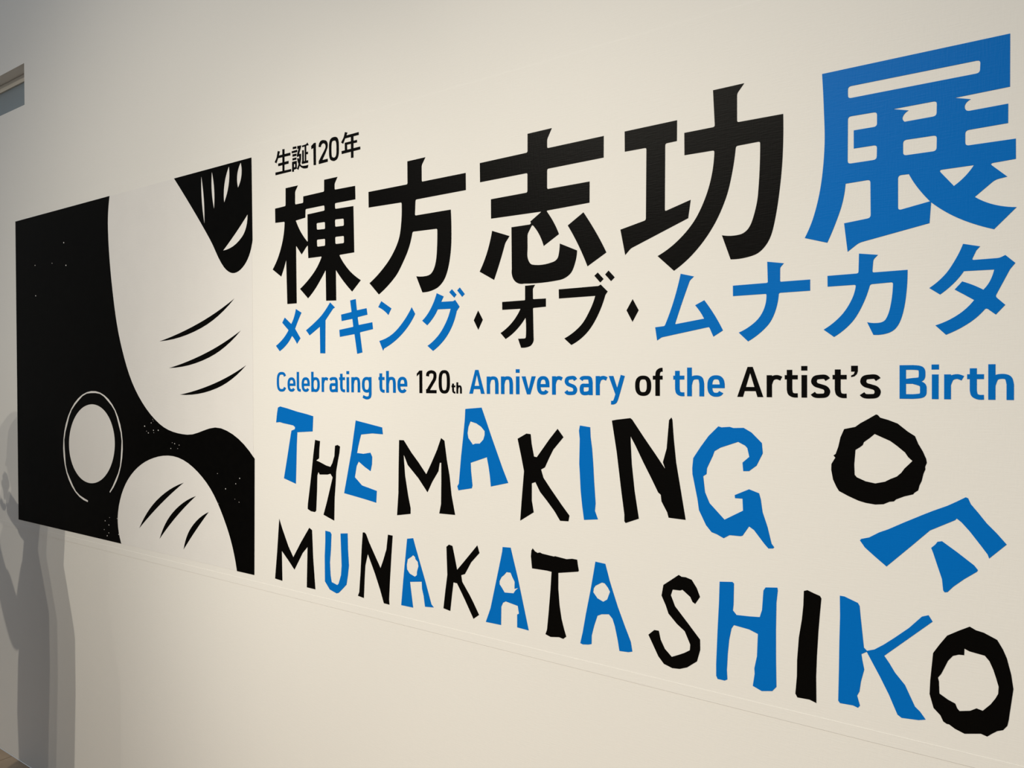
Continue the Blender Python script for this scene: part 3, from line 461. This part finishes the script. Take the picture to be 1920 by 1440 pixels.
L('handcut_letter', 'black hand-cut letter S starting the word SHIKO', 'black', 'hand-cut letters', 0,
  '-588.9,1171.0 -583.3,1168.3 -574.9,1168.6 -562.9,1165.5 -552.9,1151.3 -546.6,1135.8 -556.2,1121.1 -561.2,1123.8 -565.8,1132.7 -581.5,1143.9 -586.2,1141.7 -601.2,1141.1 -605.0,1129.8 -596.6,1109.9 -585.3,1097.7 -570.5,1081.8 -557.6,1067.5 -546.7,1055.6 -546.4,1036.5 -552.8,1013.4 -572.5,997.8 -587.5,991.6 -602.6,989.9 -619.7,994.4 -631.3,1006.8 -641.0,1024.6 -652.1,1044.8 -639.9,1056.1 -630.2,1056.5 -626.4,1040.1 -617.7,1023.9 -603.5,1011.3 -589.3,1018.1 -578.0,1024.0 -566.9,1031.5 -566.0,1042.2 -571.5,1054.3 -577.0,1065.6 -592.9,1076.8 -609.9,1093.4 -615.6,1108.5 -624.2,1125.9 -620.3,1147.1 -604.0,1159.4')
L('handcut_letter', 'blue hand-cut letter H in the word SHIKO', 'blue', 'hand-cut letters', 0,
  '-508.6,1170.2 -484.6,1173.3 -481.7,1170.9 -482.6,1132.6 -483.8,1121.4 -477.0,1114.1 -454.0,1115.6 -434.9,1117.7 -430.7,1131.3 -428.2,1166.6 -424.4,1172.6 -403.8,1175.4 -403.0,1170.6 -405.4,1148.8 -406.3,1099.4 -406.3,1050.1 -405.6,999.2 -412.9,990.1 -431.7,985.7 -447.5,991.3 -444.1,1013.8 -444.6,1023.7 -439.9,1046.4 -438.2,1086.8 -454.1,1092.1 -482.1,1094.8 -486.5,1087.8 -490.8,1066.5 -493.5,1040.4 -495.3,1009.3 -494.4,992.4 -499.7,989.2 -512.9,989.2 -515.5,994.6 -515.5,1017.0 -512.7,1079.4 -509.9,1131.4')
L('handcut_letter', 'black hand-cut letter I in the word SHIKO', 'black', 'hand-cut letters', 0,
  '-358.5,1176.7 -352.6,1179.0 -341.9,1175.3 -332.0,1172.3 -329.6,1168.4 -332.0,1142.2 -334.5,1110.8 -337.0,1067.3 -338.3,1032.5 -337.9,986.8 -349.5,990.1 -369.6,989.1 -373.0,995.0 -370.4,1025.3 -369.9,1055.2 -367.0,1094.2 -361.9,1126.5 -359.4,1151.3')
L('handcut_letter', 'blue hand-cut letter K in the word SHIKO', 'blue', 'hand-cut letters', 0,
  '-299.8,1178.0 -292.6,1177.8 -271.5,1170.4 -268.9,1165.8 -266.9,1143.6 -262.3,1097.8 -257.7,1093.4 -257.3,1092.1 -266.1,1086.1 -264.6,1075.6 -261.8,1061.2 -266.9,1040.0 -269.2,1022.8 -272.8,1015.2 -268.4,999.5 -271.5,995.1 -279.3,997.2 -299.8,996.1 -302.5,999.7 -301.4,1049.2 -300.6,1100.3 -299.5,1142.8',
  '-258.3,1092.9 -246.2,1097.7 -231.9,1108.8 -215.6,1123.4 -195.2,1142.7 -176.6,1164.4 -167.2,1168.3 -161.5,1159.2 -231.5,1090.5 -224.5,1080.8 -215.6,1066.3 -200.9,1049.3 -186.5,1017.9 -179.3,1011.7 -171.2,1000.9 -181.4,997.5 -206.0,994.9 -211.9,998.7 -224.5,1028.3 -237.9,1054.8 -258.0,1091.6')
L('handcut_letter', 'black hand-cut ring letter O ending the word SHIKO, bottom right corner', 'black', 'hand-cut letters', 0,
  '-110.8,1160.5 -102.5,1156.4 -92.3,1154.6 -74.8,1146.9 -67.4,1133.7 -62.5,1121.5 -56.9,1097.9 -54.1,1076.7 -56.3,1058.7 -58.7,1039.2 -59.9,1028.7 -61.7,1019.4 -67.2,1011.4 -74.6,1008.0 -82.1,1001.6 -87.7,996.1 -96.0,998.3 -117.7,992.5 -130.8,996.9 -138.7,1001.7 -142.0,1001.6 -146.6,1004.2 -150.7,1013.1 -160.1,1022.2 -165.7,1043.1 -164.8,1064.9 -160.8,1109.4 -152.1,1124.2 -141.4,1140.7 -125.7,1151.3',
  '!-117.9,1125.0 -111.4,1122.2 -101.2,1120.9 -91.0,1119.7 -84.8,1112.4 -79.7,1100.2 -76.0,1087.8 -72.9,1076.0 -73.5,1064.9 -77.2,1056.6 -83.4,1046.3 -93.5,1034.2 -101.7,1035.9 -110.0,1030.1 -124.3,1026.1 -127.5,1029.5 -130.2,1036.4 -140.0,1040.1 -152.0,1047.1 -152.7,1066.1 -154.0,1071.9 -149.4,1079.0 -140.1,1101.5 -133.5,1110.5 -125.7,1114.1 -118.2,1114.8')

# ---------------------------------------------------------------- the English line: a narrow sans drawn with an elliptical pen
BASE, CAPH, XH, SV, SH = 1511.7, 54.0, 38.9, 9.3, 7.4
def spline(pts, n=7):
    out = []
    for i in range(len(pts)-1):
        p0, p1, p2, p3 = pts[max(i-1, 0)], pts[i], pts[i+1], pts[min(i+2, len(pts)-1)]
        for k in range(n):
            t = k/n
            out.append(tuple(.5*(2*p1[a]+(p2[a]-p0[a])*t+(2*p0[a]-5*p1[a]+4*p2[a]-p3[a])*t*t+(3*p1[a]-p0[a]-3*p2[a]+p3[a])*t**3) for a in (0, 1)))
    return out+[pts[-1]]
def arc(cx, cy, rx, ry, a0, a1, p=2.5, n=30):
    o = []
    for k in range(n+1):
        a = math.radians(a0+(a1-a0)*k/n); c, s = math.cos(a), math.sin(a)
        o.append((cx+rx*math.copysign(abs(c)**(2/p), c), cy+ry*math.copysign(abs(s)**(2/p), s)))
    return o
def pen(path, sv, sh):
    """quads along the path"""
    clean = [path[0]]
    for q in path[1:]:
        if math.hypot(q[0]-clean[-1][0], q[1]-clean[-1][1]) > .05: clean.append(q)
    n = len(clean); L_, R_ = [], []
    closed = math.hypot(clean[0][0]-clean[-1][0], clean[0][1]-clean[-1][1]) < .5
    if closed: clean[-1] = clean[0]
    for i in range(n):
        a = clean[i-1] if i else (clean[-2] if closed else clean[0])
        b = clean[i+1] if i < n-1 else (clean[1] if closed else clean[-1])
        tx, tz = b[0]-a[0], b[1]-a[1]; l = math.hypot(tx, tz); nx, nz = -tz/l, tx/l
        L_.append((clean[i][0]+nx*sv/2, clean[i][1]+nz*sh/2)); R_.append((clean[i][0]-nx*sv/2, clean[i][1]-nz*sh/2))
    return [[R_[i], R_[i+1], L_[i+1], L_[i]] for i in range(n-1)]
def rect(x0, y0, x1, y1): return [[(x0, y0), (x1, y0), (x1, y1), (x0, y1)]]
def sans(c, W, H, X, v, h):
    """polygons of one letter: width W, cap height H, x-height X, stem v, bar h"""
    P = lambda pts: pen(spline(pts), v, h)
    S = lambda pts: pen(pts, v, h)
    if c == 'C': return S(arc(W/2, H/2, W/2-v/2, H/2-h/2+.4, 33, 327, 2.9, 40))
    if c == '0': return S(arc(W/2, H/2, W/2-v/2, H/2-h/2+.4, 0, 360, 2.9, 40))
    if c == 'o': return S(arc(W/2, X/2, W/2-v/2, X/2-h/2+.4, 0, 360, 2.6, 36))
    if c == 'e': return S(arc(W/2, X/2, W/2-v/2, X/2-h/2+.4, -38, -360, 2.6, 36)+[(W-v/2, X*.40)]) + rect(v*.6, X*.40, W-v*.5, X*.40+h*.92)
    if c == 'l': return S([(v/2, H), (v/2, h*1.7)]+spline([(v/2, h*1.7), (v*.72, h*.75), (W*.8, h*.5), (W, h*.48)]))
    if c == 'b': return rect(0, 0, v, H)+S(arc(W/2, X/2, W/2-v/2, X/2-h/2+.4, 0, 360, 2.6, 36))
    if c == 'r': return rect(0, 0, v, X)+P([(v/2, X*.58), (v*.95, X*.83), (W*.62, X-h*.5+.3), (W-v*.30, X*.845)])
    if c == 'a': return P([(W*.10, X*.80), (W*.22, X*.895), (W*.50, X-h*.5+.4), (W-v*.75, X*.88), (W-v/2, X*.66)])+rect(W-v, 0, W, X*.68)+P([(W-v*.6, X*.60-h/2), (W*.45, X*.60-h/2), (v*.72, X*.49), (v/2, X*.30), (v*.72, X*.12), (W*.42, h/2-.4), (W-v*.9, X*.13), (W-v*.5, X*.24)])
    if c == 't':
        s = W*.16+v/2
        return S([(s, H*.89), (s, h*1.9)]+spline([(s, h*1.9), (s+v*.18, h*.95), (s+v*.75, h*.52), (W, h*.5)]))+rect(0, X-h, W, X)
    if c == 'i': return rect(0, 0, v, X)+rect(-v*.05, H*.865, v*1.05, H*1.01)
    if c in 'nh': return rect(0, 0, v, X if c == 'n' else H)+P([(v/2, X*.55), (v*.95, X*.84), (W*.54, X-h*.5+.4), (W-v*.78, X*.85), (W-v/2, X*.60)])+rect(W-v, 0, W, X*.62)
    if c == 'g': return S(arc(W/2, X/2, W/2-v/2, X/2-h/2+.4, 0, 360, 2.6, 36))+S([(W-v/2, X), (W-v/2, -H*.08)]+spline([(W-v/2, -H*.08), (W-v*.8, -H*.21), (W*.48, -H*.325+h/2), (W*.10, -H*.19)]))
    if c == '1': return [[(W, 0), (W, H), (W-v*.95, H), (0, H*.865), (0, H*.745), (W-v, H*.86), (W-v, 0)]]
    if c == '2': return S(spline([(v/2, H*.745), (v*.72, H*.885), (W*.50, H-h*.5+.4), (W-v*.72, H*.885), (W-v/2, H*.74), (W-v*.72, H*.60)])+[(v*.62, h*.9)])+rect(0, 0, W, h)+[[(0, 0), (v*1.4, 0), (v*1.4, h), (0, h*1.3)]]
    if c == 'A': return [[(0, 0), (v*1.12, 0), (W/2, H*.80), (W/2+v*.5, H), (W/2-v*.5, H)], [(W-v*1.12, 0), (W, 0), (W/2+v*.5, H), (W/2-v*.5, H), (W/2, H*.80)]]+rect(W*.22, H*.195, W*.78, H*.195+h)
    if c == 'v': return [[(0, X), (v*1.12, X), (W/2+.3, X*.26), (W/2+v*.48, 0), (W/2-v*.48, 0)], [(W, X), (W-v*1.12, X), (W/2-.3, X*.26), (W/2-v*.48, 0), (W/2+v*.48, 0)]]
    if c == 'y': return [[(0, X), (v*1.12, X), (W*.56, X*.28), (W*.56, -H*.06), (W*.43, 0)]]+pen([(W-v*.52, X+h*.12), (W*.52, 0), (W*.46, -H*.12)]+spline([(W*.46, -H*.12), (W*.38, -H*.23), (W*.27, -H*.27), (W*.14, -H*.272)]), v*1.0, h)
    if c == 's': return P([(W-v*.42, X*.80), (W*.74, X*.91), (W*.50, X-h*.5+.4), (v*.78, X*.87), (v*.5, X*.71), (v*.85, X*.575), (W*.5, X*.505), (W-v*.85, X*.43), (W-v*.5, X*.285), (W-v*.8, X*.12), (W*.48, h*.5-.4), (W*.22, X*.10), (v*.30, X*.195)])
    if c == 'f':
        s = W*.26+v/2
        return S([(s, 0), (s, H*.74)]+spline([(s, H*.74), (s+v*.12, H*.855), (s+v*.6, H-h*.55), (W, H-h*.48)]))+rect(0, X-h, W, X)
    if c == 'B': return rect(0, 0, v, H)+S([(v/2, H-h/2), (W*.50, H-h/2)]+spline([(W*.50, H-h/2), (W*.78, H*.895), (W*.955-v/2, H*.74), (W*.78, H*.585), (W*.50, H*.55)])+[(v/2, H*.51)])+S([(v/2, H*.515), (W*.50, H*.515)]+spline([(W*.50, H*.515), (W*.83, H*.425), (W-v/2, H*.27), (W*.83, H*.11), (W*.50, h/2)])+[(v/2, h/2)])
    if c == "'": return [[(0, H), (W, H), (W, H*.83), (W*.86, H*.745), (W*.5, H*.675), (0, H*.65), (0, H*.70), (W*.38, H*.735), (W*.55, H*.82), (0, H*.82)]]
WORDS = [
('Celebrating', 'blue', [('C',-1783.3,-1741.7), ('e',-1737.0,-1703.4), ('l',-1697.9,-1681.7), ('e',-1677.8,-1644.6), ('b',-1638.5,-1604.6), ('r',-1596.9,-1570.0), ('a',-1566.3,-1534.3), ('t',-1528.8,-1507.0), ('i',-1501.0,-1491.6), ('n',-1483.3,-1450.9), ('g',-1444.4,-1410.2)]),
('the', 'blue', [('t',-1385.3,-1364.7), ('h',-1359.0,-1326.3), ('e',-1320.4,-1288.0)]),
('120th', 'black', [('1',-1256.6,-1239.2), ('2',-1227.1,-1194.4), ('0',-1187.7,-1153.3), ('t*',-1148.5,-1137.2), ('h*',-1133.9,-1117.8)]),
('Anniversary', 'blue', [('A',-1096.0,-1051.8), ('n',-1045.9,-1013.1), ('n',-1006.2,-973.8), ('i',-965.7,-956.1), ('v',-950.7,-914.0), ('e',-910.9,-879.2), ('r',-872.5,-845.2), ('s',-841.3,-811.2), ('a',-805.2,-774.6), ('r',-767.4,-739.5), ('y',-737.6,-701.3)]),
('of', 'black', [('o',-679.1,-644.8), ('f',-641.3,-620.9)]),
('the2', 'blue', [('t',-598.9,-576.6), ('h',-571.0,-537.6), ('e',-531.3,-498.4)]),
("Artist's", 'black', [('A',-475.0,-428.0), ('r',-422.0,-393.9), ('t',-390.6,-368.5), ('i',-362.2,-353.2), ('s',-346.2,-315.2), ('t',-311.3,-289.0), ("'",-282.0,-271.6), ('s',-267.9,-236.7)]),
('Birth', 'blue', [('B',-208.9,-170.2), ('i',-162.8,-154.1), ('r',-145.8,-117.7), ('t',-114.7,-92.5), ('h',-86.9,-54.1)])
]
WLAB = {'Celebrating': 'small blue word Celebrating at the start of the English line',
        'the': 'small blue word the between Celebrating and 120th',
        '120th': 'small black 120th with a tiny th in the English line',
        'Anniversary': 'small blue word Anniversary in the English line',
        'of': 'small black word of in the English line',
        'the2': 'small blue word the right after the black word of',
        "Artist's": "small black word Artist's in the English line",
        'Birth': 'small blue word Birth at the right end of the English line'}
for key, colour, letters in WORDS:
    w_ = empty('word', ((letters[0][1]+letters[-1][2])/2000, -.0006, BASE/1000))
    tag(w_, WLAB[key], 'word', 'English line of words')
    for c, x0, x1 in letters:
        k = .48 if c.endswith('*') else 1.0
        v = SV*(.58 if k < 1 else 1); h_ = SH*(.58 if k < 1 else 1)
        polys = sans(c[0], x1-x0, CAPH*k, XH*k, v, h_)
        polys = [[(x0+px, BASE+pz) for px, pz in p] for p in polys]
        cutout('letter', polys, [], SHEET+.0002, SHEET-.0006, colour, w_, tuple(w_.location))

# ---------------------------------------------------------------- visitor left of the frame, whose shadow falls on the wall
def skin_mesh(name, verts, edges, radii, m, parent, root=0, sub=2):
    me = bpy.data.meshes.new(name+'_frame'); me.from_pydata(verts, edges, [])
    o = bpy.data.objects.new(name, me); col.objects.link(o)
    sk = o.modifiers.new('skin', 'SKIN'); sk.use_smooth_shade = True
    sb = o.modifiers.new('sub', 'SUBSURF'); sb.levels = sub; sb.render_levels = sub
    for i, r in enumerate(radii):
        d = me.skin_vertices[0].data[i]; d.radius = r if isinstance(r, tuple) else (r, r); d.use_root = (i == root)
    dg = bpy.context.evaluated_depsgraph_get(); dg.update()
    nm = bpy.data.meshes.new_from_object(o.evaluated_get(dg)); nm.name = name
    bpy.data.objects.remove(o)
    nm.materials.clear()
    return link(name, nm, m, parent)
def rings(name, rows, m, parent, n=28, cap=True):
    """rows: (z, half width x, half depth y, centre y)"""
    vs, fs = [], []
    for z, rx, ry, cy in rows:
        for k in range(n):
            a = 2*math.pi*k/n; vs.append((rx*math.cos(a), cy+ry*math.sin(a), z))
    for i in range(len(rows)-1):
        for k in range(n):
            fs.append((i*n+k, i*n+(k+1) % n, (i+1)*n+(k+1) % n, (i+1)*n+k))
    if cap: fs += [tuple(range(n))[::-1], tuple(range((len(rows)-1)*n, len(rows)*n))]
    me = bpy.data.meshes.new(name); me.from_pydata(vs, [], fs)
    for p in me.polygons: p.use_smooth = True
    return link(name, me, m, parent)
person = empty('person', (-2.96, -.56, 0))
person.rotation_euler = (0, 0, math.radians(-90)); person.scale = (1.07, 1.07, 1.07)
tag(person, 'person in a long charcoal coat standing left of the frame, shadow on the wall', 'person')
V = [(0,0,.92), (0,0,1.08), (0,.01,1.24), (0,.01,1.34), (0,.0,1.42), (0,-.015,1.50), (0,-.02,1.57),
     (.17,.01,1.31), (.205,-.07,1.09), (.12,-.26,1.24), (.10,-.30,1.29),
     (-.17,.01,1.31), (-.205,-.07,1.09), (-.12,-.26,1.24), (-.10,-.30,1.29),
     (.085,0,.86), (.085,-.01,.48), (.085,.02,.09), (.09,-.10,.035),
     (-.085,0,.86), (-.085,-.01,.48), (-.085,.02,.09), (-.09,-.10,.035)]
Ed = [(0,1),(1,2),(2,3),(3,4),(4,5),(5,6),(3,7),(7,8),(8,9),(9,10),(3,11),(11,12),(12,13),(13,14),(0,15),(15,16),(16,17),(17,18),(0,19),(19,20),(20,21),(21,22)]
Rd = [(.14,.10),(.12,.09),(.15,.10),(.10,.075),.048,(.075,.09),(.07,.085),.055,.042,.032,.03,.055,.042,.032,.03,.085,.055,.037,.034,.085,.055,.037,.034]
skin_mesh('body', V, Ed, Rd, 'skin', person)
rings('coat', [(.10,.16,.135,.01), (.45,.18,.165,.01), (.75,.195,.18,.01), (.92,.19,.175,.015), (1.05,.165,.14,.01), (1.14,.15,.115,.005), (1.24,.18,.125,.005), (1.33,.18,.11,.01), (1.385,.11,.085,.008), (1.42,.07,.065,0)], 'coat', person)
for s in (-1, 1):
    skin_mesh('sleeve', [(.15*s,.01,1.335), (.19*s,-.01,1.26), (.208*s,-.07,1.09), (.13*s,-.24,1.225)], [(0,1),(1,2),(2,3)], [.072,.07,.056,.045], 'coat', person)
    hand = skin_mesh('hand', [(.112*s,-.275,1.255), (.095*s,-.305,1.315)], [(0,1)], [.028,(.036,.02)], 'skin', person)
    for q, (dx, ln) in enumerate(((-.028,.066), (-.01,.075), (.008,.07), (.025,.055))):
        skin_mesh('finger', [((.095+dx)*s,-.305,1.32), ((.094+dx)*s,-.312,1.32+ln*.55), ((.092+dx)*s,-.33,1.32+ln)], [(0,1),(1,2)], [.0095,.0085,.007], 'skin', hand, sub=1)
    skin_mesh('finger', [(.075*s,-.305,1.285), (.055*s,-.322,1.305), (.05*s,-.335,1.33)], [(0,1),(1,2)], [.012,.010,.008], 'skin', hand, sub=1)
    rings('shoe', [(0,.045,.125,-.045), (.03,.05,.13,-.045), (.06,.045,.10,-.02), (.10,.045,.05,.02)], 'shoe', person, 20).location.x = .087*s
rings('hair', [(1.36,.085,.05,.075), (1.42,.098,.075,.05), (1.50,.10,.085,.025), (1.57,.098,.095,.01), (1.62,.075,.08,.0), (1.648,.03,.035,0)], 'hair', person)
fm = bpy.data.meshes.new('nose'); fm.from_pydata([(-.014,-.098,1.49), (.014,-.098,1.49), (0,-.128,1.485), (0,-.100,1.535)], [], [(0,1,2), (1,3,2), (3,0,2), (0,3,1)])
link('nose', fm, 'skin', person)
